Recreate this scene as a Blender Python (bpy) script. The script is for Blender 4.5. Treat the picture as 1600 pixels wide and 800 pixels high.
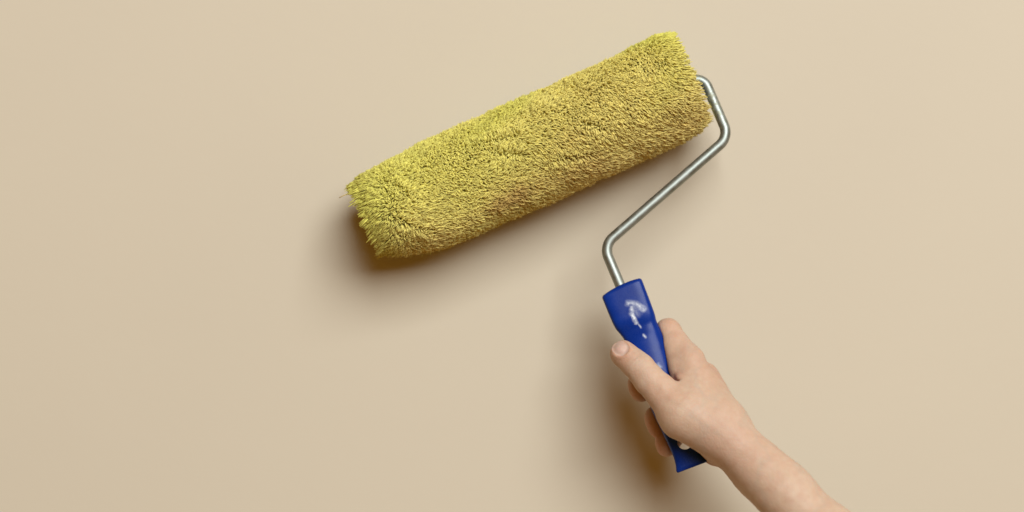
import bpy, bmesh, math
import numpy as np
from mathutils import Vector

for o in list(bpy.data.objects):
    bpy.data.objects.remove(o, do_unlink=True)
SC = bpy.context.scene
rng = np.random.default_rng(7)

# ------------------------------------------------------------------ camera, light, exposure
Z0 = 1.40                 # height of the picture centre on the wall (m)
DW = 1.20                 # camera to wall (m)
LENS = 60.0
K = 36.0 / LENS / 1600.0  # metres per photo pixel per metre of distance
cam = bpy.data.cameras.new('camera')
cam.lens = LENS; cam.sensor_width = 36.0; cam.sensor_fit = 'HORIZONTAL'
cam.clip_start = 0.02; cam.clip_end = 50
cam.dof.use_dof = True; cam.dof.focus_distance = DW - 0.074; cam.dof.aperture_fstop = 2.2
cam_o = bpy.data.objects.new('camera', cam)
cam_o.location = (0, -DW, Z0); cam_o.rotation_euler = (math.radians(90), 0, 0)
SC.collection.objects.link(cam_o); SC.camera = cam_o

w = bpy.data.worlds.new('World'); SC.world = w; w.use_nodes = True
bg = w.node_tree.nodes['Background']
bg.inputs[0].default_value = (1.0, 0.48, 0.08, 1); bg.inputs[1].default_value = 0.22

def area(name, loc, target, size, power, col):
    l = bpy.data.lights.new(name, 'AREA'); l.shape = 'RECTANGLE'
    l.size, l.size_y = size; l.energy = power; l.color = col
    o = bpy.data.objects.new(name, l); o.location = loc
    o.rotation_euler = (Vector(target) - Vector(loc)).to_track_quat('-Z', 'Y').to_euler()
    SC.collection.objects.link(o); return o
area('window_light', (1.25, -4.0, Z0 + 2.25), (0.0, 0, Z0), (2.9, 2.9), 318.0, (0.90, 0.95, 1.0))

SC.render.engine = 'CYCLES'
SC.cycles.use_denoising = True
SC.cycles.max_bounces = 8
SC.view_settings.view_transform = 'Standard'; SC.view_settings.look = 'None'
SC.view_settings.exposure = 0.0; SC.view_settings.gamma = 1.0

# ------------------------------------------------------------------ helpers
def P(px, py, d):
    """point that lies d metres off the wall and is seen at photo pixel px, py"""
    s = K * (DW - d)
    return np.array([(px - 800.0) * s, -d, Z0 + (400.0 - py) * s])

def unP(p):
    d = -p[..., 1]; s = K * (DW - d)
    return 800.0 + p[..., 0] / s, 400.0 - (p[..., 2] - Z0) / s, d

def link(name, mesh, mat=None, parent=None, **props):
    o = bpy.data.objects.new(name, mesh)
    SC.collection.objects.link(o)
    if mat: mesh.materials.append(mat)
    if parent: o.parent = parent
    for k_, v in props.items(): o[k_] = v
    return o

def mesh_np(name, verts, quads, tris=None, smooth=True):
    me = bpy.data.meshes.new(name)
    verts = np.asarray(verts, np.float32); quads = np.asarray(quads, np.int32).reshape(-1, 4)
    tris = np.zeros((0, 3), np.int32) if tris is None else np.asarray(tris, np.int32).reshape(-1, 3)
    me.vertices.add(len(verts)); me.vertices.foreach_set('co', verts.ravel())
    nl = quads.size + tris.size
    me.loops.add(nl)
    me.loops.foreach_set('vertex_index', np.concatenate([quads.ravel(), tris.ravel()]).astype(np.int32))
    starts = np.concatenate([np.arange(len(quads)) * 4, quads.size + np.arange(len(tris)) * 3]).astype(np.int32)
    me.polygons.add(len(starts)); me.polygons.foreach_set('loop_start', starts)
    me.polygons.foreach_set('use_smooth', np.full(len(starts), smooth))
    me.update(calc_edges=True); me.validate()
    return me

def fix_normals(me):
    bm = bmesh.new(); bm.from_mesh(me)
    bmesh.ops.recalc_face_normals(bm, faces=bm.faces); bm.to_mesh(me); bm.free()

def material(name):
    m = bpy.data.materials.new(name); m.use_nodes = True
    nt = m.node_tree
    return m, nt, nt.nodes['Principled BSDF']

def N(nt, kind, **kw):
    n = nt.nodes.new(kind)
    for k_, v in kw.items():
        if k_ in n.inputs: n.inputs[k_].default_value = v
        else: setattr(n, k_, v)
    return n

def ramp(nt, fac, stops):
    r = nt.nodes.new('ShaderNodeValToRGB'); e = r.color_ramp.elements
    while len(e) < len(stops): e.new(0.5)
    for el, (pos, c) in zip(e, stops):
        el.position = pos; el.color = (*c, 1) if len(c) == 3 else c
    nt.links.new(fac, r.inputs[0]); return r

def mathn(nt, op, a, b=None, c=None, clamp=False):
    n = nt.nodes.new('ShaderNodeMath'); n.operation = op; n.use_clamp = clamp
    for i, v in enumerate((a, b, c)):
        if v is None: continue
        if isinstance(v, (int, float)): n.inputs[i].default_value = v
        else: nt.links.new(v, n.inputs[i])
    return n.outputs[0]

def mix(nt, fac, a, b, blend='MIX'):
    n = nt.nodes.new('ShaderNodeMix'); n.data_type = 'RGBA'; n.blend_type = blend
    for sock, v in ((n.inputs[0], fac), (n.inputs[6], a), (n.inputs[7], b)):
        if isinstance(v, (int, float)): sock.default_value = v
        elif isinstance(v, tuple): sock.default_value = (*v, 1)
        else: nt.links.new(v, sock)
    return n.outputs[2]

_wave = [(rng.normal(size=2), rng.uniform(0, 6.28)) for _ in range(60)]
def noise2(x, y, scale, seed=0, n=9):
    """smooth pseudo noise in about -1..1"""
    v = 0
    for i in range(n):
        (kx, ky), ph = _wave[(seed * 7 + i) % 60]
        v = v + np.sin((x * kx + y * ky) * scale + ph + seed * 1.7)
    return v / math.sqrt(n) * 0.9

# ------------------------------------------------------------------ wall
m_wall, nt, b = material('painted_plaster')
tc = N(nt, 'ShaderNodeTexCoord')
n1 = N(nt, 'ShaderNodeTexNoise', Scale=3.0, Detail=3.0, Roughness=0.55); nt.links.new(tc.outputs['Object'], n1.inputs['Vector'])
cr = ramp(nt, n1.outputs[0], [(0.3, (0.560, 0.490, 0.366)), (0.7, (0.576, 0.505, 0.377))])
nt.links.new(cr.outputs[0], b.inputs['Base Color'])
n2 = N(nt, 'ShaderNodeTexNoise', Scale=60.0, Detail=4.0, Roughness=0.6); nt.links.new(tc.outputs['Object'], n2.inputs['Vector'])
bp = N(nt, 'ShaderNodeBump', Strength=0.05, Distance=0.002); nt.links.new(n2.outputs[0], bp.inputs['Height'])
nt.links.new(bp.outputs[0], b.inputs['Normal'])
b.inputs['Roughness'].default_value = 0.62; b.inputs['Specular IOR Level'].default_value = 0.25
bm = bmesh.new()
bmesh.ops.create_cube(bm, size=1.0)
bmesh.ops.scale(bm, vec=(3.0, 0.1, 2.8), verts=bm.verts)
bmesh.ops.translate(bm, vec=(0, 0.05, 1.4), verts=bm.verts)
me = bpy.data.meshes.new('wall'); bm.to_mesh(me); bm.free()
link('wall', me, m_wall, kind='structure', label='plain matte beige painted wall behind the roller', category='wall')

# ------------------------------------------------------------------ paint roller
roller = bpy.data.objects.new('paint_roller', None); SC.collection.objects.link(roller)
roller['label'] = 'paint roller with fluffy yellow-green sleeve, bent steel wire and blue plastic handle'
roller['category'] = 'paint roller'

SD = 0.0378                               # sleeve axis distance from the wall
SA, SB = P(590, 346, SD), P(1073, 129, SD)
roller.location = SA
ES = (SB - SA); SL = float(np.linalg.norm(ES)); ES = ES / SL
EO = np.array([0, -1.0, 0])
ED = np.cross(ES, EO); ED /= np.linalg.norm(ED)
if ED[2] > 0: ED = -ED
TILT = 0.17
def frame_depth(px, py):
    """the frame (wire and handle) leans off the wall, turned about the sleeve axis"""
    dist = (px - 1085) * 0.401 + (py - 118) * 0.916
    return SD + TILT * 0.00043 * np.maximum(dist, 0)

def local(pts): return np.asarray(pts) - SA       # roller children are stored about the sleeve end

# --- pile (yarn tufts)
R0, R1 = 0.0321, 0.0356
def lean_field(s, th):
    """tangential combing direction (along axis, along circumference) in metres at the tip"""
    x = s / 0.03; y = th * 1.1
    ang = 0.75 + 0.55 * noise2(x, y, 0.8, 1) + 0.35 * noise2(x, y, 2.0, 2) + 0.35 * noise2(x, y, 6.0, 5)
    mag = 0.0047 + 0.0016 * noise2(x, y, 0.9, 3)
    flat = np.clip(0.70 + 0.45 * np.sin(th + 0.1) + 0.25 * noise2(x, y, 1.1, 4), 0.3, 1.15)
    mag = mag * flat
    ls, lt = np.cos(ang) * mag, np.sin(ang) * mag
    # left end combed outwards, right end likewise
    e0 = np.exp(-(s / 0.014) ** 2); e1 = np.exp(-((SL - s) / 0.010) ** 2)
    ls = ls * (1 - e0) * (1 - e1) - 0.0078 * e0 + (0.0042 + 0.0022 * np.clip(-np.sin(th), 0, 1)) * e1
    lt = lt * (1 - 0.4 * e0) + 0.0026 * e0
    # partings: pile falls away on both sides of a few lines
    for (s0, t0, s1, t1, wd, st) in PARTS:
        vx, vy = (s1 - s0), (t1 - t0) * 0.033
        L = math.hypot(vx, vy); vx /= L; vy /= L
        dx, dy = s - s0, (th - t0) * 0.033
        al = dx * vx + dy * vy; pe = -dx * vy + dy * vx
        m = np.exp(-(pe / wd) ** 2) * (1 / (1 + np.exp(-(al) / 0.002))) * (1 / (1 + np.exp((al - L) / 0.002)))
        sg = np.tanh(pe / 0.0012) * st
        ls = ls * (1 - 0.8 * m) + m * sg * -vy
        lt = lt * (1 - 0.8 * m) + m * sg * vx
    return ls, lt
PARTS = [(0.088, -0.34, 0.108, 0.02, 0.005, 0.0045), (0.075, -0.62, 0.112, -0.42, 0.004, 0.0035),
         (0.012, 0.1, 0.03, 0.75, 0.005, 0.004), (0.15, -0.1, 0.165, 0.2, 0.004, 0.003),
         (0.125, 0.35, 0.15, 0.62, 0.004, 0.003), (0.02, -0.6, 0.028, -0.2, 0.004, 0.004)]

def end_taper(s, th):
    e = np.minimum(s, SL - s)
    return (0.0040 * np.exp(-(e / 0.006) ** 2) + 0.0014 * np.exp(-(e / 0.02) ** 2)
            + 0.0085 * np.exp(-(s / 0.015) ** 2) * np.clip(0.15 + 0.85 * np.sin(th - 0.2), 0, 1) - 0.0028 * np.exp(-((SL - s) / 0.02) ** 2) * np.clip(-np.sin(th), 0, 1))
STAINS = [(0.090, 0.72, 0.024, 0.34, 0.95), (0.135, 0.85, 0.030, 0.30, 0.6), (0.03, 0.95, 0.02, 0.25, 0.35), (0.215, 0.8, 0.02, 0.35, 0.4), (0.14, 0.1, 0.012, 0.2, 0.3), (0.055, 0.75, 0.015, 0.3, 0.3)]
def pile_strands():
    nT = 44000
    # jittered grid for an even spread
    ns = int(math.sqrt(nT * SL / (2 * math.pi * 0.033))); ntn = nT // ns
    gs, gt = np.meshgrid(np.arange(ns), np.arange(ntn), indexing='ij')
    s = (gs.ravel() + 0.5 * (gt.ravel() % 2) + rng.uniform(-.42, .42, gs.size)) / ns * SL
    th = (gt.ravel() + rng.uniform(-.42, .42, gs.size)) / ntn * 2 * math.pi - math.pi
    s = np.clip(s, 0.0003, SL - 0.0003)
    nT = len(s)
    ls, lt = lean_field(s, th)
    ls = ls + rng.normal(0, 0.0009, nT); lt = lt + rng.normal(0, 0.0009, nT)
    cw = 0.0030                                          # neighbouring tufts mat together in small clumps
    wx = s + 0.0012 * noise2(s / 0.006, th * 5, 1.0, 4); wy = th * R1 + 0.0012 * noise2(s / 0.006, th * 5, 1.0, 6)
    ci = np.floor(wx / cw).astype(int); cj = np.floor((wy + 0.5 * cw * (ci % 2)) / cw).astype(int)
    hx = np.modf(np.abs(np.sin(ci * 12.9898 + cj * 78.233) * 43758.5453))[0]; hy = np.modf(np.abs(np.sin(ci * 39.346 + cj * 11.135) * 24634.634))[0]
    ls = ls + 0.42 * ((ci + 0.3 + 0.4 * hx) * cw - wx); lt = lt + 0.42 * ((cj + 0.3 + 0.4 * hy) * cw - 0.5 * cw * (ci % 2) - wy)
    fray = np.exp(-(s / 0.007) ** 2) * (hx > 0.45)
    ls = ls - 0.0040 * hy * hx * fray; lt = lt + 0.003 * (hx - 0.7) * fray * 3
    x = s / 0.03; y = th * 1.1
    lush = 0.0007 * noise2(x, y, 1.6, 5) + 0.0006 * noise2(x, y, 5.0, 6)
    top = R1 * (0.985 + 0.05 * s / SL) + lush + 0.0009 * (hx - 0.5) + rng.normal(0, 0.00035, nT)
    dead = rng.random(nT) < 0.03
    top = np.where(dead, top - 0.002, top)
    top = top - end_taper(s, th)
    root = np.minimum(R0, top - 0.0044)
    # colour of each tuft: yellow-green, turning to ochre and tan towards the underside and in stains
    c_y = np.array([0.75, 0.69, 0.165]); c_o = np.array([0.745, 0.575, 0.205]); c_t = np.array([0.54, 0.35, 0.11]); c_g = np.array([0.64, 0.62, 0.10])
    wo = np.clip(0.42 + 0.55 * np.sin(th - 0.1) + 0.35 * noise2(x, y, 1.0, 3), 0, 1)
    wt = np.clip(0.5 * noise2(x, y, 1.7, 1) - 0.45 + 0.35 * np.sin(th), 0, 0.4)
    for s0, t0, rs, rt, am in STAINS:
        wt = np.maximum(wt, am * np.exp(-((s - s0) / rs) ** 2 - ((th - t0) / rt) ** 2) * (0.75 + 0.35 * noise2(x, y, 5.0, 4)))
    wt = np.clip(wt, 0, 0.8)
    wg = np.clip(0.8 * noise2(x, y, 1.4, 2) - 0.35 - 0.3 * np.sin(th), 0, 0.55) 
    end = np.exp(-(s / 0.012) ** 2) * 0.5
    wg = np.maximum(wg, end)
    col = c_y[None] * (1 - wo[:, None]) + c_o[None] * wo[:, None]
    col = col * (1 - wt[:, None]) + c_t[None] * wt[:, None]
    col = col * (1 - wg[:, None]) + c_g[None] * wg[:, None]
    col = col * (rng.uniform(0.90, 1.06, nT) * (0.94 + 0.12 * hy))[:, None]
    V, C = [], []
    nseg, nsd = 4, 4
    tau = np.linspace(0, 1, nseg)
    ply = 2
    for k_ in range(ply):
        ph = rng.uniform(0, 6.28, nT) + k_ * 2.1
        sp = rng.uniform(0.0003, 0.0009, nT)
        a_s = ls + np.cos(ph) * sp; a_t = lt + np.sin(ph) * sp
        tp = top + rng.normal(0, 0.0004, nT)
        rad = rng.uniform(0.00030, 0.00047, nT)
        curl = rng.normal(0, 0.00045, (nT, 2))
        ctr = np.zeros((nT, nseg, 3)); rr = np.zeros((nT, nseg))
        for j, t in enumerate(tau):
            rad_j = root - 0.001 + (tp - root + 0.001) * (1 - (1 - t) ** 1.9)
            f = t ** 1.7
            tw = 0.00035 * (0.35 + 0.65 * t)
            ss = s + np.cos(ph + 2.2 * t) * tw + a_s * f + curl[:, 0] * math.sin(3.1 * t)
            tt = th + (np.sin(ph + 2.2 * t) * tw + a_t * f + curl[:, 1] * math.sin(3.1 * t)) / R1
            q = SA[None] + ss[:, None] * ES + rad_j[:, None] * (np.cos(tt)[:, None] * EO + np.sin(tt)[:, None] * ED)
            q[:, 1] = np.minimum(q[:, 1], -0.0006)            # pressed flat where it touches the wall
            ctr[:, j] = q
            rr[:, j] = rad * (0.9, 1.05, 1.1, 0.55)[j]
        V.append((ctr, rr)); C.append(col * rng.uniform(0.9, 1.1, nT)[:, None])
    ctr = np.concatenate([v[0] for v in V]); rr = np.concatenate([v[1] for v in V]); col = np.concatenate(C)
    # stray fine fibres that make the outline fuzzy
    nF = 3500
    s = rng.uniform(-0.002, SL + 0.002, nF); th = rng.uniform(-math.pi, math.pi, nF)
    ls, lt = lean_field(np.clip(s, 0, SL), th)
    ls = ls * .6 + rng.normal(0, 0.002, nF); lt = lt * .6 + rng.normal(0, 0.002, nF)
    fc = np.zeros((nF, nseg, 3)); fr = np.zeros((nF, nseg))
    hh = rng.uniform(0.0003, 0.0018, nF)
    for j, t in enumerate(tau):
        tt = th + lt * t ** 1.5 / R1
        q = SA[None] + (s + ls * t ** 1.5)[:, None] * ES + (R1 - end_taper(np.clip(s, 0, SL), th) - 0.003 + (0.0027 + hh) * t)[:, None] * (np.cos(tt)[:, None] * EO + np.sin(tt)[:, None] * ED)
        q[:, 1] = np.minimum(q[:, 1], -0.0004); fc[:, j] = q; fr[:, j] = 0.00011 * (1 - 0.5 * t)
    ctr = np.concatenate([ctr, fc]); rr = np.concatenate([rr, fr])
    col = np.concatenate([col, np.tile(c_y * 0.95, (nF, 1))])
    # one loose yarn at the left end
    lo = np.array([P(560, 300, .050), P(544, 303, .050), P(538, 305, .049), P(530, 309, .048)])
    ctr = np.concatenate([ctr, lo[None]]); rr = np.concatenate([rr, np.array([[.0005, .00045, .0004, .0003]])])
    col = np.concatenate([col, c_o[None]])
    return ctr, rr, col

def tubes(ctr, rr, nsd=4):
    n, m, _ = ctr.shape
    tg = np.gradient(ctr, axis=1); tg /= np.linalg.norm(tg, axis=2, keepdims=True) + 1e-12
    ref = np.array([0.31, 0.52, 0.79]); u = np.cross(tg, ref); u /= np.linalg.norm(u, axis=2, keepdims=True) + 1e-12
    v = np.cross(tg, u)
    an = np.arange(nsd) / nsd * 2 * math.pi
    vt = ctr[:, :, None] + rr[:, :, None, None] * (np.cos(an)[None, None, :, None] * u[:, :, None] + np.sin(an)[None, None, :, None] * v[:, :, None])
    idx = np.arange(n * m * nsd).reshape(n, m, nsd)
    a = idx[:, :-1]; b_ = np.roll(a, -1, axis=2); c = np.roll(idx[:, 1:], -1, axis=2); d = idx[:, 1:]
    q = np.stack([a, b_, c, d], -1).reshape(-1, 4)
    cap = idx[:, -1, :4].reshape(-1, 4) if nsd == 4 else None
    return vt.reshape(-1, 3), np.concatenate([q, cap]) if cap is not None else q

m_pile, nt, b = material('yarn')
at = N(nt, 'ShaderNodeAttribute', attribute_name='tuft')
tc = N(nt, 'ShaderNodeTexCoord')
nz = N(nt, 'ShaderNodeTexNoise', Scale=900.0, Detail=2.0); nt.links.new(tc.outputs['Object'], nz.inputs['Vector'])
fl = ramp(nt, nz.outputs[0], [(0.3, (0.82, 0.82, 0.82)), (0.7, (1.12, 1.12, 1.12))])
nt.links.new(mix(nt, 1.0, at.outputs['Color'], fl.outputs[0], 'MULTIPLY'), b.inputs['Base Color'])
b.inputs['Roughness'].default_value = 0.9; b.inputs['Specular IOR Level'].default_value = 0.08
b.inputs['Sheen Weight'].default_value = 0.06; b.inputs['Sheen Tint'].default_value = (1, 0.95, 0.6, 1)
b.inputs['Subsurface Weight'].default_value = 0.0

m_core, nt, b = material('sleeve_backing')
tc = N(nt, 'ShaderNodeTexCoord')
nz = N(nt, 'ShaderNodeTexNoise', Scale=400.0); nt.links.new(tc.outputs['Object'], nz.inputs['Vector'])
cr = ramp(nt, nz.outputs[0], [(0.35, (0.30, 0.26, 0.05)), (0.65, (0.40, 0.34, 0.07))])
nt.links.new(cr.outputs[0], b.inputs['Base Color']); b.inputs['Roughness'].default_value = 0.95
m_cap, nt, b = material('cap_plastic')
tc = N(nt, 'ShaderNodeTexCoord')
nz = N(nt, 'ShaderNodeTexNoise', Scale=120.0); nt.links.new(tc.outputs['Object'], nz.inputs['Vector'])
cr = ramp(nt, nz.outputs[0], [(0.3, (0.10, 0.11, 0.10)), (0.7, (0.16, 0.17, 0.15))])
nt.links.new(cr.outputs[0], b.inputs['Base Color']); b.inputs['Roughness'].default_value = 0.5

def lathe(profile, seg=48):
    """profile of (s along sleeve axis, radius)"""
    pr = np.array(profile); an = np.arange(seg) / seg * 2 * math.pi
    v = SA + pr[:, 0][:, None, None] * ES + pr[:, 1][:, None, None] * (np.cos(an)[None, :, None] * EO + np.sin(an)[None, :, None] * ED)
    idx = np.arange(len(pr) * seg).reshape(len(pr), seg)
    a = idx[:-1]; q = np.stack([a, np.roll(a, -1, 1), np.roll(idx[1:], -1, 1), idx[1:]], -1).reshape(-1, 4)
    return local(v.reshape(-1, 3)), q
v, q = lathe([(0.001, 0.0185), (0.0, 0.0195), (0.0, 0.0200), (0.002, 0.0205), (0.028, R0), (SL - 0.012, R0), (SL - 0.002, R0 - 0.004), (SL, R0 - 0.005), (SL, 0.0195), (SL - 0.001, 0.0185), (0.001, 0.0185)])
me = mesh_np('sleeve', v, q); fix_normals(me)
sleeve = link('sleeve', me, m_core, roller)
for s0, sg in ((0.0, 1), (SL, -1)):
    v, q = lathe([(s0 + sg * 0.004, 0.0186), (s0 + sg * 0.0015, 0.0184), (s0 + sg * 0.001, 0.0172), (s0 + sg * 0.004, 0.0155), (s0 + sg * 0.004, 0.0075),
                  (s0 - sg * 0.001, 0.0068), (s0 - sg * 0.001, 0.0034), (s0 + sg * 0.010, 0.0034), (s0 + sg * 0.010, 0.0186), (s0 + sg * 0.004, 0.0186)])
    me = mesh_np('end_cap', v, q); fix_normals(me); link('end_cap', me, m_cap, sleeve)

ctr, rr, col = pile_strands()
v, q = tubes(ctr, rr)
me = mesh_np('pile', local(v), q)
ca = me.color_attributes.new('tuft', 'FLOAT_COLOR', 'POINT')
per = ctr.shape[1] * 4
cc = np.ones((len(col) * per, 4), np.float32); cc[:, :3] = np.repeat(col, per, axis=0)
ca.data.foreach_set('color', cc.ravel())
link('pile', me, m_pile, sleeve, kind='stuff')

# --- wire
m_wire, nt, b = material('galvanised_steel')
tc = N(nt, 'ShaderNodeTexCoord')
nz = N(nt, 'ShaderNodeTexNoise', Scale=180.0, Detail=5.0, Roughness=0.65); nt.links.new(tc.outputs['Object'], nz.inputs['Vector'])
cr = ramp(nt, nz.outputs[0], [(0.3, (0.25, 0.275, 0.24)), (0.65, (0.37, 0.395, 0.355))])
# dried paint specks close to the sleeve
sx = N(nt, 'ShaderNodeSeparateXYZ'); nt.links.new(tc.outputs['Object'], sx.inputs[0])
vo = N(nt, 'ShaderNodeTexNoise', Scale=420.0, Detail=3.0); nt.links.new(tc.outputs['Object'], vo.inputs['Vector'])
p_loc = local(P(1114, 168, 0.04))
vd = N(nt, 'ShaderNodeVectorMath', operation='DISTANCE'); nt.links.new(tc.outputs['Object'], vd.inputs[0]); vd.inputs[1].default_value = tuple(p_loc)
near = mathn(nt, 'SUBTRACT', 1.0, mathn(nt, 'DIVIDE', vd.outputs['Value'], 0.016), clamp=True)
sp = mathn(nt, 'MULTIPLY', near, mathn(nt, 'GREATER_THAN', vo.outputs[0], 0.54))
nt.links.new(mix(nt, sp, cr.outputs[0], (0.25, 0.24, 0.12)), b.inputs['Base Color'])
nt.links.new(mathn(nt, 'SUBTRACT', 0.92, sp, clamp=True), b.inputs['Metallic'])
rr_ = ramp(nt, nz.outputs[0], [(0.3, (0.42,) * 3), (0.7, (0.58,) * 3)]); nt.links.new(rr_.outputs[0], b.inputs['Roughness'])
bp = N(nt, 'ShaderNodeBump', Strength=0.12, Distance=0.0006); nt.links.new(nz.outputs[0], bp.inputs['Height']); nt.links.new(bp.outputs[0], b.inputs['Normal'])

def fillet(pts, rads, n=10):
    out = [pts[0]]
    for i in range(1, len(pts) - 1):
        p, a, c = pts[i], pts[i - 1] - pts[i], pts[i + 1] - pts[i]
        la, lc = np.linalg.norm(a), np.linalg.norm(c); a, c = a / la, c / lc
        ang = math.acos(np.clip(a @ c, -1, 1)); t = min(rads[i - 1] / math.tan(ang / 2), la * .48, lc * .48)
        r = t * math.tan(ang / 2); bis = (a + c) / np.linalg.norm(a + c); cen = p + bis * r / math.sin(ang / 2)
        s0, s1 = p + a * t - cen, p + c * t - cen
        om = math.acos(np.clip(s0 @ s1 / (r * r), -1, 1))
        for k_ in range(n + 1):
            f = k_ / n
            out.append(cen + (math.sin((1 - f) * om) * s0 + math.sin(f * om) * s1) / math.sin(om))
    out.append(pts[-1]); return np.array(out)
wp = [(SA + ES * 0.004), P(1097, 119, SD)]
wp[1] = SA + ES * (SL + 0.0118)
for px, py in ((1139, 214), (943, 384), (969, 446), (988, 496)):
    wp.append(P(px, py, frame_depth(px, py)))
path = fillet(wp, [0.0085, 0.0120, 0.0120, 0.02])
v, q = tubes(path[None], np.full((1, len(path)), 0.0035), 20)
me = mesh_np('wire_frame', local(v), q); fix_normals(me)
link('wire_frame', me, m_wire, roller)

# --- handle: lofted in its own frame (t along, u across, both in mm-like pixel units, dd off its middle plane)
HC = np.array([973.0, 447.0]); HA = np.array([0.354, 0.935]); HR = np.array([0.935, -0.354])
ST = np.array([  # t, centre u, half width, half depth (m), roundness exponent, front scoop
    [0.0, -2.5, 31.0, .0052, 6], [1.2, -2.5, 33.3, .0066, 6], [3.5, -2.5, 34.2, .0073, 6], [30, -2.2, 34.0, .0078, 5.5], [50, -1.8, 33.5, .0078, 5],
    [60, -1.2, 32.7, .0074, 4.2], [68, -0.4, 30.4, .0068, 3.4], [76, 1.2, 29.2, .0070, 2.9], [88, 2.4, 29.4, .0080, 2.6], [105, 3.0, 30.4, .0090, 2.5],
    [130, 2.0, 30.0, .0096, 2.5], [170, 0.5, 28.2, .0096, 2.5], [200, 0, 26.5, .0090, 2.6], [240, 0, 23.0, .0076, 3.0], [265, 0, 21.0, .0064, 3.6],
    [280, 0.4, 20.9, .0056, 4.2], [292, 1.0, 23.0, .0050, 5], [300, 1.4, 25.6, .0047, 6], [302.5, 1.4, 25.4, .0043, 6], [303.6, 1.4, 24.0, .0034, 6]])
def station(t):
    return [np.interp(t, ST[:, 0], ST[:, i]) for i in range(1, 5)]
def smooth_station(t):
    # a little averaging rounds the corners of the interpolation
    off = np.array([-3.0, -1.5, 0, 1.5, 3.0]) if True else None
    acc = [np.mean([station(np.clip(t + o, 0, 303.6))[i] for o in off], axis=0) for i in range(4)]
    e = (t < 5) | (t > 297)
    raw = station(t)
    return [np.where(e, r_, a_) for r_, a_ in zip(raw, acc)]
def handle_pt(t, u, dd):
    arc = (0.0034 * (u - 9) ** 2 - 3.6) * np.clip(1 - t / 22.0, 0, 1)          # the top edge is bowed
    px = HC[0] + (t + arc) * HA[0] + u * HR[0]; py = HC[1] + (t + arc) * HA[1] + u * HR[1]
    d = frame_depth(px, py) + dd; s = K * (DW - d)
    return np.stack([(px - 800) * s, -d, Z0 + (400 - py) * s], -1)
ts = np.concatenate([[0, .6, 1.2, 2.2, 3.5, 6], np.arange(10, 292, 3.0), [293, 296, 298, 300, 301.5, 302.5, 303.2, 303.6]])
ns = 72; an = np.arange(ns) / ns * 2 * math.pi
rings, uvs = [], []
for t in ts:
    uc, hw, hd, ex = [float(x) for x in smooth_station(t)]
    ca_, sa_ = np.cos(an), np.sin(an)
    uu = np.sign(ca_) * np.abs(ca_) ** (2 / ex) * hw
    dd = np.sign(sa_) * np.abs(sa_) ** (2 / ex) * hd
    front = dd > 0
    scoop = 0.0016 * math.exp(-((t - 70) / 11) ** 2) * np.clip(0.5 - uu / 40, 0, 1)     # thumb rest hollow on the front left
    dd = dd - np.where(front, scoop * (dd / hd), 0)
    rings.append(handle_pt(t, uc + uu, dd)); uvs.append(np.stack([np.full(ns, t), uc + uu], -1))
v = np.concatenate([local(r_) for r_ in rings] + [local(handle_pt(0.0, -2.5, 0.0))[None], local(handle_pt(303.6, 1.4, 0.0))[None]])
idx = np.arange(len(ts) * ns).reshape(len(ts), ns); a = idx[:-1]
q = np.stack([a, np.roll(a, -1, 1), np.roll(idx[1:], -1, 1), idx[1:]], -1).reshape(-1, 4)
c0, c1 = len(ts) * ns, len(ts) * ns + 1
tr = np.concatenate([np.stack([idx[0], np.roll(idx[0], -1), np.full(ns, c0)], -1), np.stack([idx[-1], np.roll(idx[-1], -1), np.full(ns, c1)], -1)])
me = mesh_np('handle', v, q, tr); fix_normals(me)

m_blue, nt, b = material('blue_plastic')
tc = N(nt, 'ShaderNodeTexCoord')
uvn = N(nt, 'ShaderNodeAttribute', attribute_name='place'); sxy = N(nt, 'ShaderNodeSeparateXYZ'); nt.links.new(uvn.outputs['Vector'], sxy.inputs[0])
T_, U_, F_ = sxy.outputs[0], sxy.outputs[1], sxy.outputs[2]
nz = N(nt, 'ShaderNodeTexNoise', Scale=90.0, Detail=4.0); nt.links.new(tc.outputs['Object'], nz.inputs['Vector'])
base = ramp(nt, nz.outputs[0], [(0.3, (0.0025, 0.022, 0.175)), (0.7, (0.004, 0.029, 0.215))])
wob = N(nt, 'ShaderNodeTexNoise', Scale=230.0, Detail=6.0, Roughness=0.7); nt.links.new(tc.outputs['Object'], wob.inputs['Vector'])
wsep = N(nt, 'ShaderNodeSeparateColor'); nt.links.new(wob.outputs['Color'], wsep.inputs[0])
Td = mathn(nt, 'ADD', T_, mathn(nt, 'MULTIPLY', mathn(nt, 'SUBTRACT', wsep.outputs[0], 0.5), 8.0))
Ud = mathn(nt, 'ADD', U_, mathn(nt, 'MULTIPLY', mathn(nt, 'SUBTRACT', wsep.outputs[1], 0.5), 8.0))
def tu(px, py):
    d = np.array([px, py]) - HC; return float(d @ HA), float(d @ HR)
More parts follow.
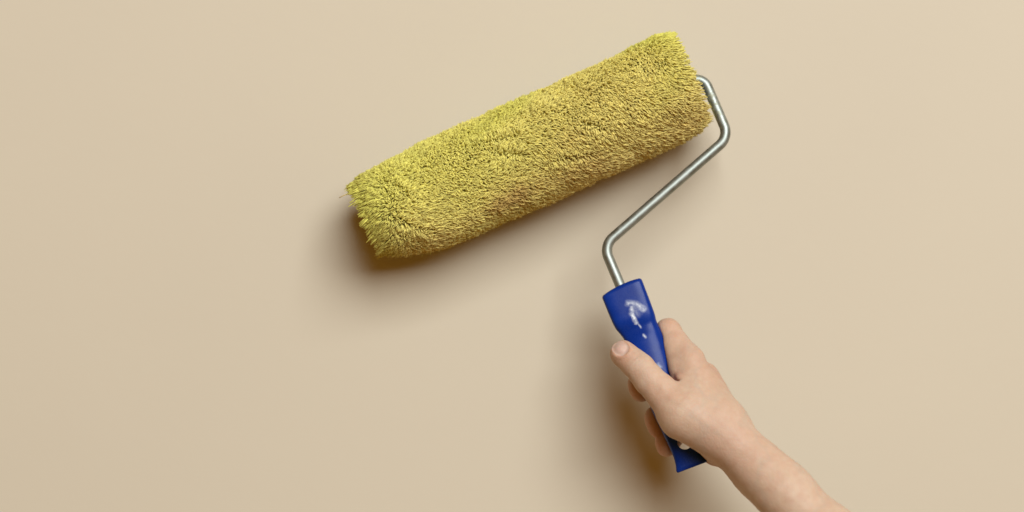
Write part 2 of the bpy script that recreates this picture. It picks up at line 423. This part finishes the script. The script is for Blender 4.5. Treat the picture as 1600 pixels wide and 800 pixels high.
def stroke(p0, p1, width, strength, power=1.3):
    """soft dab of dried paint along a line on the handle's face"""
    a_, b_ = np.array(tu(*p0)), np.array(tu(*p1)); ab = b_ - a_; L2 = float(ab @ ab) + 1e-6
    dt, du = mathn(nt, 'SUBTRACT', Td, float(a_[0])), mathn(nt, 'SUBTRACT', Ud, float(a_[1]))
    h = mathn(nt, 'DIVIDE', mathn(nt, 'ADD', mathn(nt, 'MULTIPLY', dt, float(ab[0])), mathn(nt, 'MULTIPLY', du, float(ab[1]))), L2, clamp=True)
    ex_ = mathn(nt, 'SUBTRACT', dt, mathn(nt, 'MULTIPLY', h, float(ab[0]))); ey_ = mathn(nt, 'SUBTRACT', du, mathn(nt, 'MULTIPLY', h, float(ab[1])))
    r_ = mathn(nt, 'SQRT', mathn(nt, 'ADD', mathn(nt, 'MULTIPLY', ex_, ex_), mathn(nt, 'MULTIPLY', ey_, ey_)))
    return mathn(nt, 'MULTIPLY', mathn(nt, 'POWER', mathn(nt, 'SUBTRACT', 1.0, mathn(nt, 'DIVIDE', r_, width), clamp=True), power), strength)
bl = [stroke((982, 474), (994, 475), 7.5, .75), stroke((994, 475), (1005, 483), 7.5, .85), stroke((988, 480), (987, 491), 6.0, .9), stroke((987, 489), (991, 498), 4.5, 1.25, 1.0),
      stroke((991, 498), (995, 504), 4.5, 1.3, 1.0), stroke((996, 505), (1001, 511), 2.4, .7), stroke((1006, 524), (1008, 526), 3.6, .8), stroke((990, 482), (998, 490), 8.0, .35),
      stroke((1029, 570), (1031, 573), 5.5, .5)]
acc = bl[0]
for x_ in bl[1:]: acc = mathn(nt, 'MAXIMUM', acc, x_)
fine = N(nt, 'ShaderNodeTexNoise', Scale=380.0, Detail=3.0); nt.links.new(tc.outputs['Object'], fine.inputs['Vector'])
fine_r = ramp(nt, fine.outputs[0], [(0.38, (0.40,) * 3), (0.62, (1.0,) * 3)])
acc = mathn(nt, 'MULTIPLY', mathn(nt, 'MULTIPLY', acc, fine_r.outputs[0]), F_, clamp=True)
nt.links.new(mix(nt, acc, base.outputs[0], (0.70, 0.74, 0.76)), b.inputs['Base Color'])
scr = N(nt, 'ShaderNodeTexNoise', Scale=300.0, Detail=6.0, Roughness=0.7); nt.links.new(tc.outputs['Object'], scr.inputs['Vector'])
rg = ramp(nt, scr.outputs[0], [(0.3, (0.24,) * 3), (0.75, (0.32,) * 3)]); nt.links.new(rg.outputs[0], b.inputs['Roughness'])
bp = N(nt, 'ShaderNodeBump', Strength=0.06, Distance=0.0006); nt.links.new(scr.outputs[0], bp.inputs['Height']); nt.links.new(bp.outputs[0], b.inputs['Normal'])
b.inputs['Specular IOR Level'].default_value = 0.16

handle = link('handle', me, m_blue, roller)
# hanging hole near the end
cen0, cen1 = local(handle_pt(262.0, 4.5, -0.03)), local(handle_pt(262.0, 4.5, 0.03))
bm = bmesh.new(); hv = []
ax = cen1 - cen0; ax /= np.linalg.norm(ax); e1 = np.cross(ax, [0, 0, 1]); e1 /= np.linalg.norm(e1); e2 = np.cross(ax, e1)
for c in (cen0, cen1):
    hv.append([bm.verts.new(c + 0.0050 * (math.cos(x_) * e1 + math.sin(x_) * e2)) for x_ in np.arange(32) / 32 * 2 * math.pi])
for i in range(32): bm.faces.new((hv[0][i], hv[0][(i + 1) % 32], hv[1][(i + 1) % 32], hv[1][i]))
bm.faces.new(hv[0]); bm.faces.new(hv[1]); bmesh.ops.recalc_face_normals(bm, faces=bm.faces)
cm = bpy.data.meshes.new('cutter'); bm.to_mesh(cm); bm.free()
co = bpy.data.objects.new('cutter', cm); SC.collection.objects.link(co); co.location = SA
md = handle.modifiers.new('hole', 'BOOLEAN'); md.operation = 'DIFFERENCE'; md.object = co; md.solver = 'EXACT'
bpy.context.view_layer.update()
dg = bpy.context.evaluated_depsgraph_get()
nm = bpy.data.meshes.new_from_object(handle.evaluated_get(dg)); handle.modifiers.clear(); handle.data = nm; nm.name = 'handle'
bpy.data.objects.remove(co, do_unlink=True)
vv = np.zeros(len(nm.vertices) * 3, np.float32); nm.vertices.foreach_get('co', vv); vv = vv.reshape(-1, 3) + SA
px, py, d = unP(vv); D2 = np.stack([px, py], -1) - HC
t_, u_ = D2 @ HA, D2 @ HR
place = np.stack([t_, u_, (d - frame_depth(px, py) > 0).astype(float)], -1).astype(np.float32)
pa = nm.attributes.new('place', 'FLOAT_VECTOR', 'POINT'); pa.data.foreach_set('vector', place.ravel())
for p in nm.polygons: p.use_smooth = True
bm = bmesh.new(); bm.from_mesh(nm)
for e_ in bm.edges:
    if len(e_.link_faces) == 2 and e_.calc_face_angle() > 0.9: e_.smooth = False
bm.to_mesh(nm); bm.free()

# ------------------------------------------------------------------ hand and forearm (one continuous skin)
PXM = 0.00043
def Q(px, py, d):         # as P, for a depth given with the frame at a lean of 0.15
    return P(px, py, d + (TILT - 0.15) * 0.00043 * max((px - 1085) * 0.401 + (py - 118) * 0.916, 0))
def H(t, u, dd):          # point in the handle's frame
    p = HC + t * HA + u * HR
    return P(p[0], p[1], frame_depth(p[0], p[1]) + dd)
def cone(a, r0, b_, r1): return ('c', np.asarray(a), r0 * PXM, np.asarray(b_), r1 * PXM)
WR = Q(1131, 676, .090)
I1, M1, R1_, L1 = Q(1078, 563, .0715), Q(1099, 590, .0600), Q(1106, 620, .0500), Q(1104, 650, .0430)
palm = [
    cone(Q(1120, 669, .096), 23, I1, 19), cone(Q(1126, 673, .088), 24, M1, 18.5), cone(Q(1125, 682, .078), 22, R1_, 17.5), cone(Q(1122, 688, .068), 20, L1, 16),
    cone(Q(1114, 674, .097), 26, Q(1067, 649, .0935), 30), cone(Q(1067, 649, .0935), 30, Q(1034, 612, .0885), 22.5),
    cone(Q(1090, 634, .091), 23, Q(1078, 602, .080), 18),
    cone(Q(1102, 655, .092), 25, Q(1094, 614, .078), 22),
    cone(Q(1105, 601, .066), 13, Q(1133, 652, .085), 20),
    cone(Q(1117, 703, .068), 19, Q(1124, 694, .070), 21),
    cone(Q(1130, 673, .094), 36, Q(1187, 732, .104), 32.5), cone(Q(1187, 732, .104), 32.5, Q(1226, 769, .112), 37),
    cone(Q(1226, 769, .112), 37, Q(1300, 844, .125), 41), cone(Q(1300, 844, .125), 41, Q(1392, 934, .145), 50),
    cone(Q(1129, 680, .078), 29, Q(1185, 735, .088), 30.5), cone(Q(1185, 735, .088), 30.5, Q(1300, 847, .110), 39),
]
thumb = [cone(Q(1033, 613, .0885), 23.5, Q(1014, 593, .0860), 22.3), cone(Q(1014, 593, .0860), 22.3, Q(999, 574, .0835), 20.8), cone(Q(999, 574, .0835), 20.8, Q(973, 551.5, .0790), 18.6),
         cone(Q(986, 563, .0797), 18.8, Q(976, 555, .0770), 18.2)]
def finger(mcp, pip, dip, tip, rs): return [cone(mcp, rs[0], pip, rs[1]), cone(pip, rs[1], dip, rs[2]), cone(dip, rs[2], tip, rs[3])]
index = finger(I1, Q(1044, 518, .0560), H(112, -14, -.0165), H(120, -28, -.003), (20.5, 18.5, 16, 15)) + [cone(Q(1060, 574, .0720), 16, Q(1050, 538, .0640), 16)]
middle = finger(M1, H(134, 32, -.0165), H(156, -18, -.0160), H(158, -30, -.011), (20, 18, 16.5, 16)) + [cone(H(150, -32, -.012), 15, H(165, -32, -.012), 15)]
ring = finger(R1_, H(182, 30, -.0160), H(212, -16, -.0150), H(216, -26, -.010), (19, 17.5, 15.5, 14.5)) + [cone(H(207, -26, -.011), 14, H(228, -27, -.011), 14.5)]
little = finger(L1, H(230, 28, -.0145), H(252, -14, -.0130), H(258, -25, -.010), (17, 15, 14, 13.5)) + [cone(H(250, -26, -.011), 13.5, H(260, -25, -.011), 13)]

def prim(pts, pr):
    _, a, r0, b_, r1 = pr
    ab = b_ - a; t = np.clip(((pts - a) @ ab) / (ab @ ab), 0, 1)
    return np.linalg.norm(pts - a - t[:, None] * ab, axis=1) - (r0 + t * (r1 - r0))
def smin(a, b_, k):
    h = np.clip(0.5 + 0.5 * (b_ - a) / k, 0, 1)
    return b_ * (1 - h) + a * h - k * h * (1 - h)
def chain(pts, prs, k):
    d = prim(pts, prs[0])
    for p in prs[1:]: d = smin(d, prim(pts, p), k)
    return d
def handle_sdf(pts):
    px, py, d = unP(pts); D = np.stack([px, py], -1) - HC
    t, u = D @ HA, D @ HR
    uc, hw, hd, ex = station(np.clip(t, 0, 303.6))
    f = (np.abs((u - uc) / hw) ** ex + np.abs((d - frame_depth(px, py)) / hd) ** ex) ** (1 / ex)
    q = (f - 1) * np.minimum(hw * PXM, hd)
    end = np.maximum(-t, t - 303.6) * PXM
    return np.maximum(q, end)

TH_T, TH_B = Q(973, 551.5, .0790), Q(1014, 593, .0860)       # thumb axis for nail and creases
TH_AX = (TH_B - TH_T) / np.linalg.norm(TH_B - TH_T)
nail_out = np.array([-0.03, -0.95, 0.27]); nail_out -= nail_out @ TH_AX * TH_AX; nail_out /= np.linalg.norm(nail_out)
TH_SIDE = np.cross(TH_AX, nail_out)
NAIL_S, NAIL_L, NAIL_W = -0.0020, 0.0056, 0.0050

def hand_sdf(pts, detail=False):
    d = chain(pts, palm, 0.014)
    fi = chain(pts, index, 0.004); fm = chain(pts, middle, 0.004); fr = chain(pts, ring, 0.004); fl_ = chain(pts, little, 0.004)
    f = smin(smin(smin(fi, fm, 0.0012), fr, 0.0012), fl_, 0.0012)
    d = smin(d, f, 0.0060)
    d = smin(d, chain(pts, thumb, 0.004), 0.0045)
    # the fold where thumb and first finger meet
    cz = prim(pts, ('c', Q(1046, 594, .0820), 0.0022, Q(1057, 598, .0890), 0.0009))
    d = -smin(-d, cz, 0.005)
    # flesh gives way to the handle (a hair of overlap keeps them touching)
    hs = handle_sdf(pts) + 0.0004
    d = -smin(-d, hs, 0.0015)
    if detail:
        rel = pts - TH_T; s = rel @ TH_AX; wv_ = rel @ TH_SIDE; o = rel @ nail_out
        top = np.clip(o / 0.006, 0, 1)
        near_th = np.abs(chain(pts, thumb, 0.004)) < 0.003
        for s0, am, cv in ((0.0130, .00034, .5), (0.0150, .00048, .2), (0.0172, .00040, -.3), (0.0104, .0002, .6), (0.0192, .0002, .1)):
            ss = s - s0 - cv * 0.06 * (wv_ / 0.006) ** 2 * 0.01
            d = d + np.where(near_th, 1.5 * am * np.exp(-(ss / 0.0008) ** 2) * top * np.exp(-(wv_ / 0.0065) ** 2), 0)
        d = d - np.where(near_th, 0.0003 * np.exp(-((s - 0.0150) / 0.004) ** 2) * top, 0)
        # nail bed: sunk a little, with a raised fold round its root
        rn = np.sqrt(((s - NAIL_S) / NAIL_L) ** 2 + (wv_ / NAIL_W) ** 2)
        msk = (o > 0.002) & near_th
        d = d + np.where(msk, 0.0010 * np.clip(1.08 - rn, 0, 0.25) / 0.25, 0)
        d = d - np.where(msk, 0.00055 * np.clip((s - NAIL_S + 0.002) / 0.004, 0, 1) * np.exp(-((rn - 1.24) / 0.16) ** 2), 0)
        for a_, b_, am, wd in ((Q(1036, 606, .1015), Q(1108, 664, .1100), .00065, .0030), (Q(1082, 572, .0790), Q(1124, 652, .1020), .0006, .0032), (Q(1104, 598, .0680), Q(1140, 655, .0960), .0005, .0030)):
            ab_ = b_ - a_; t2 = np.clip(((pts - a_) @ ab_) / (ab_ @ ab_), 0, 1)
            d = d - am * np.exp(-(np.linalg.norm(pts - a_ - t2[:, None] * ab_, axis=1) / wd) ** 2)
        d = d + 0.0008 * np.exp(-(np.linalg.norm(pts - Q(1104, 634, .1030), axis=1) / 0.007) ** 2)
        # tendons / soft hollows on the back of the hand and faint skin unevenness
        x, y, z = pts[:, 0], pts[:, 1], pts[:, 2]
        d = d + 0.00012 * np.sin(x * 210 + z * 150) * np.sin(z * 190 - x * 60 + 1.0) + 0.00008 * np.sin(x * 700 + y * 500) * np.sin(z * 650 + y * 300)
    return d

def surface_nets(lo, hi, h):
    ax = [np.arange(lo[i], hi[i] + h, h) for i in range(3)]
    n = [len(a_) for a_ in ax]
    G = np.full(n, 1.0, np.float32)
    B = 8
    bc = []
    for i in range(0, n[0], B):
        for j in range(0, n[1], B):
            for k_ in range(0, n[2], B): bc.append((i, j, k_))
    bc = np.array(bc); cen = np.stack([lo[a_] + (bc[:, a_] + B / 2) * h for a_ in range(3)], -1)
    keep = bc[np.abs(hand_sdf(cen)) < h * B * 1.25 + 0.006]
    sign = hand_sdf(cen)
    for (i, j, k_), sg in zip(bc, sign):
        if sg < 0: G[i:i + B, j:j + B, k_:k_ + B] = -1.0
    for c in range(0, len(keep), 600):
        pts_i = []
        for (i, j, k_) in keep[c:c + 600]:
            I, J, L = np.meshgrid(np.arange(i, min(i + B, n[0])), np.arange(j, min(j + B, n[1])), np.arange(k_, min(k_ + B, n[2])), indexing='ij')
            pts_i.append(np.stack([I.ravel(), J.ravel(), L.ravel()], -1))
        pi = np.concatenate(pts_i)
        G[pi[:, 0], pi[:, 1], pi[:, 2]] = hand_sdf(np.asarray(lo) + pi * h)
    S = G < 0
    cs = np.zeros([x - 1 for x in n], np.int8)
    for a_ in (0, 1):
        for b2 in (0, 1):
            for c in (0, 1):
                cs += S[a_:n[0] - 1 + a_, b2:n[1] - 1 + b2, c:n[2] - 1 + c]
    act = np.argwhere((cs > 0) & (cs < 8))
    ID = np.full(cs.shape, -1, np.int64); ID[act[:, 0], act[:, 1], act[:, 2]] = np.arange(len(act))
    verts = np.asarray(lo) + (act + 0.5) * h
    quads = []
    for axis in range(3):
        o1, o2 = [(1, 2), (2, 0), (0, 1)][axis]
        sl0 = [slice(None)] * 3; sl1 = [slice(None)] * 3
        sl0[axis] = slice(0, n[axis] - 1); sl1[axis] = slice(1, n[axis])
        ch = S[tuple(sl0)] != S[tuple(sl1)]
        e_ = np.argwhere(ch)
        e_ = e_[(e_[:, o1] > 0) & (e_[:, o2] > 0) & (e_[:, o1] < n[o1] - 1) & (e_[:, o2] < n[o2] - 1)]
        def nb(a_, b2):
            q_ = e_.copy(); q_[:, o1] -= a_; q_[:, o2] -= b2
            return ID[q_[:, 0], q_[:, 1], q_[:, 2]]
        qd = np.stack([nb(1, 1), nb(0, 1), nb(0, 0), nb(1, 0)], -1)
        flip = ~S[e_[:, 0], e_[:, 1], e_[:, 2]]
        qd[flip] = qd[flip][:, ::-1]
        quads.append(qd)
    return verts, np.concatenate(quads)

def project(v, it, detail, clampd=0.0012):
    e = 0.0003
    for _ in range(it):
        d0 = hand_sdf(v, detail)
        g = np.stack([hand_sdf(v + e * np.eye(3)[i], detail) - hand_sdf(v - e * np.eye(3)[i], detail) for i in range(3)], -1) / (2 * e)
        gn = np.maximum((g * g).sum(1), 0.15)
        st = np.clip(d0, -clampd, clampd)[:, None] * g / gn[:, None]
        v = v - st * 0.9
    return v

pts_all = np.concatenate([np.stack([p[1], p[3]]) for p in palm + thumb + index + middle + ring + little])
lo = pts_all.min(0) - 0.034; hi = pts_all.max(0) + 0.034
hv_, hq = surface_nets(lo, hi, 0.0016)
hv_ = project(hv_, 3, False)
me = mesh_np('person', hv_, hq)
bm = bmesh.new(); bm.from_mesh(me)
bmesh.ops.subdivide_edges(bm, edges=bm.edges, cuts=1, use_grid_fill=True)
bm.to_mesh(me); bm.free()
vv = np.zeros(len(me.vertices) * 3); me.vertices.foreach_get('co', vv); vv = vv.reshape(-1, 3)
vv = project(vv, 3, True, 0.0008)
# relax slightly to hide the grid
ed = np.zeros(len(me.edges) * 2, np.int32); me.edges.foreach_get('vertices', ed); ed = ed.reshape(-1, 2)
for _ in range(2):
    acc_ = np.zeros_like(vv); cnt = np.zeros(len(vv))
    np.add.at(acc_, ed[:, 0], vv[ed[:, 1]]); np.add.at(acc_, ed[:, 1], vv[ed[:, 0]]); np.add.at(cnt, ed[:, 0], 1); np.add.at(cnt, ed[:, 1], 1)
    vv = vv * 0.5 + 0.5 * acc_ / cnt[:, None]
vv = project(vv, 2, True, 0.0006)
HO = np.array(WR)
me.vertices.foreach_set('co', (vv - HO).astype(np.float32).ravel()); me.update()
for p in me.polygons: p.use_smooth = True
fix_normals(me)
# flush: how pink the skin itself is (knuckles, finger ends, thumb joint, web)
fl_ = np.zeros(len(vv))
for c, r_, a_ in ((Q(970, 550, .09), .010, .8), (Q(1003, 572, .10), .008, .55), (Q(1030, 615, .10), .014, .35), (Q(1052, 596, .085), .007, .9), (Q(1100, 575, .07), .018, .5),
                  (Q(1046, 512, .06), .013, .45), (Q(1000, 610, .06), .018, .8), (Q(1025, 680, .06), .022, .8), (Q(1118, 722, .07), .012, .6)):
    fl_ = np.maximum(fl_, a_ * np.exp(-(np.linalg.norm(vv - c, axis=1) / r_) ** 2))
rel = vv - TH_T; s_ = rel @ TH_AX; w_ = rel @ TH_SIDE
rn_ = np.sqrt(((s_ - NAIL_S) / NAIL_L) ** 2 + (w_ / NAIL_W) ** 2)
fl_ = np.maximum(fl_, 0.95 * np.exp(-((rn_ - 1.15) / 0.14) ** 2) * ((rel @ nail_out) > 0.002))
fa = me.attributes.new('flush', 'FLOAT', 'POINT'); fa.data.foreach_set('value', fl_.astype(np.float32))

m_skin, nt, b = material('skin')
tc = N(nt, 'ShaderNodeTexCoord'); fat = N(nt, 'ShaderNodeAttribute', attribute_name='flush')
n1 = N(nt, 'ShaderNodeTexNoise', Scale=45.0, Detail=4.0, Roughness=0.6); nt.links.new(tc.outputs['Object'], n1.inputs['Vector'])
c1_ = ramp(nt, n1.outputs[0], [(0.3, (0.540, 0.378, 0.258)), (0.7, (0.588, 0.436, 0.310))])
n3 = N(nt, 'ShaderNodeTexNoise', Scale=14.0, Detail=2.0); nt.links.new(tc.outputs['Object'], n3.inputs['Vector'])
f3 = ramp(nt, n3.outputs[0], [(0.42, (0,) * 3), (0.72, (0.42,) * 3)])
c2_ = mix(nt, f3.outputs[0], c1_.outputs[0], (0.55, 0.33, 0.235))
n4 = N(nt, 'ShaderNodeTexNoise', Scale=190.0, Detail=3.0, Roughness=0.6); nt.links.new(tc.outputs['Object'], n4.inputs['Vector'])
f4 = ramp(nt, n4.outputs[0], [(0.38, (0,) * 3), (0.68, (0.45,) * 3)])
c2_ = mix(nt, f4.outputs[0], c2_, (0.50, 0.30, 0.20))
# veins under the skin of the back of the hand
wv1 = N(nt, 'ShaderNodeTexWave', Scale=9.0, Distortion=5.0, Detail=2.0); wv1.inputs['Detail Scale'].default_value = 6.0
nt.links.new(tc.outputs['Object'], wv1.inputs['Vector'])
f5 = ramp(nt, wv1.outputs['Fac'], [(0.88, (0,) * 3), (1.0, (0.16,) * 3)])
c2_ = mix(nt, f5.outputs[0], c2_, (0.36, 0.34, 0.27))
c3_ = mix(nt, mathn(nt, 'MULTIPLY', fat.outputs['Fac'], 0.62), c2_, (0.50, 0.22, 0.13))
nt.links.new(c3_, b.inputs['Base Color'])
b.inputs['Subsurface Weight'].default_value = 0.35
b.inputs['Subsurface Radius'].default_value = (1.0, 0.40, 0.22); b.inputs['Subsurface Scale'].default_value = 0.0022
b.inputs['Roughness'].default_value = 0.58; b.inputs['Specular IOR Level'].default_value = 0.32
vo = N(nt, 'ShaderNodeTexVoronoi', Scale=1100.0); nt.links.new(tc.outputs['Object'], vo.inputs['Vector'])
n2 = N(nt, 'ShaderNodeTexNoise', Scale=500.0, Detail=4.0); nt.links.new(tc.outputs['Object'], n2.inputs['Vector'])
hsum = mathn(nt, 'ADD', mathn(nt, 'MULTIPLY', vo.outputs['Distance'], 0.6), n2.outputs[0])
bp = N(nt, 'ShaderNodeBump', Strength=0.4, Distance=0.0005); nt.links.new(hsum, bp.inputs['Height']); nt.links.new(bp.outputs[0], b.inputs['Normal'])

person = link('person', me, m_skin, label='bare right hand and forearm gripping the blue roller handle', category='hand')
person.location = HO

# thumb nail
m_nail, nt, b = material('nail')
tc = N(nt, 'ShaderNodeTexCoord')
nz = N(nt, 'ShaderNodeTexNoise', Scale=220.0, Detail=2.0); nt.links.new(tc.outputs['Object'], nz.inputs['Vector'])
cr = ramp(nt, nz.outputs[0], [(0.3, (0.55, 0.37, 0.285)), (0.7, (0.60, 0.42, 0.335))]); nt.links.new(cr.outputs[0], b.inputs['Base Color'])
b.inputs['Roughness'].default_value = 0.36; b.inputs['Subsurface Weight'].default_value = 0.2
b.inputs['Subsurface Radius'].default_value = (1, .4, .2); b.inputs['Subsurface Scale'].default_value = 0.0015
na, nr = 48, 8
pts = [TH_T + TH_AX * NAIL_S + nail_out * 0.0075]
for i in range(1, nr + 1):
    for j in range(na):
        an_ = j / na * 2 * math.pi; c, s_ = math.cos(an_), math.sin(an_)
        rr2 = i / nr
        sx_ = np.sign(c) * abs(c) ** 0.75 * NAIL_L * rr2; sy_ = np.sign(s_) * abs(s_) ** 0.75 * NAIL_W * rr2
        pts.append(TH_T + TH_AX * (NAIL_S + sx_) + TH_SIDE * sy_ + nail_out * 0.0075)
pts = np.array(pts)
# drop the patch along nail_out on to the thumb
tt = np.full(len(pts), 0.006)
for _ in range(30):
    tt = tt - hand_sdf(pts + tt[:, None] * nail_out, True) * 0.7
tt = np.clip(tt, -0.012, 0.008)
rad_ = np.concatenate([[0]] + [np.full(na, i / nr) for i in range(1, nr + 1)])
nv = pts + (tt + 0.00042 * (1 - rad_ ** 4) - 0.00002)[:, None] * nail_out
q = []; tr = [(0, 1 + j, 1 + (j + 1) % na) for j in range(na)]
for i in range(nr - 1):
    for j in range(na):
        a_ = 1 + i * na; q.append((a_ + j, a_ + na + j, a_ + na + (j + 1) % na, a_ + (j + 1) % na))
me = mesh_np('thumbnail', nv - HO, q, tr); fix_normals(me)
link('thumbnail', me, m_nail, person)
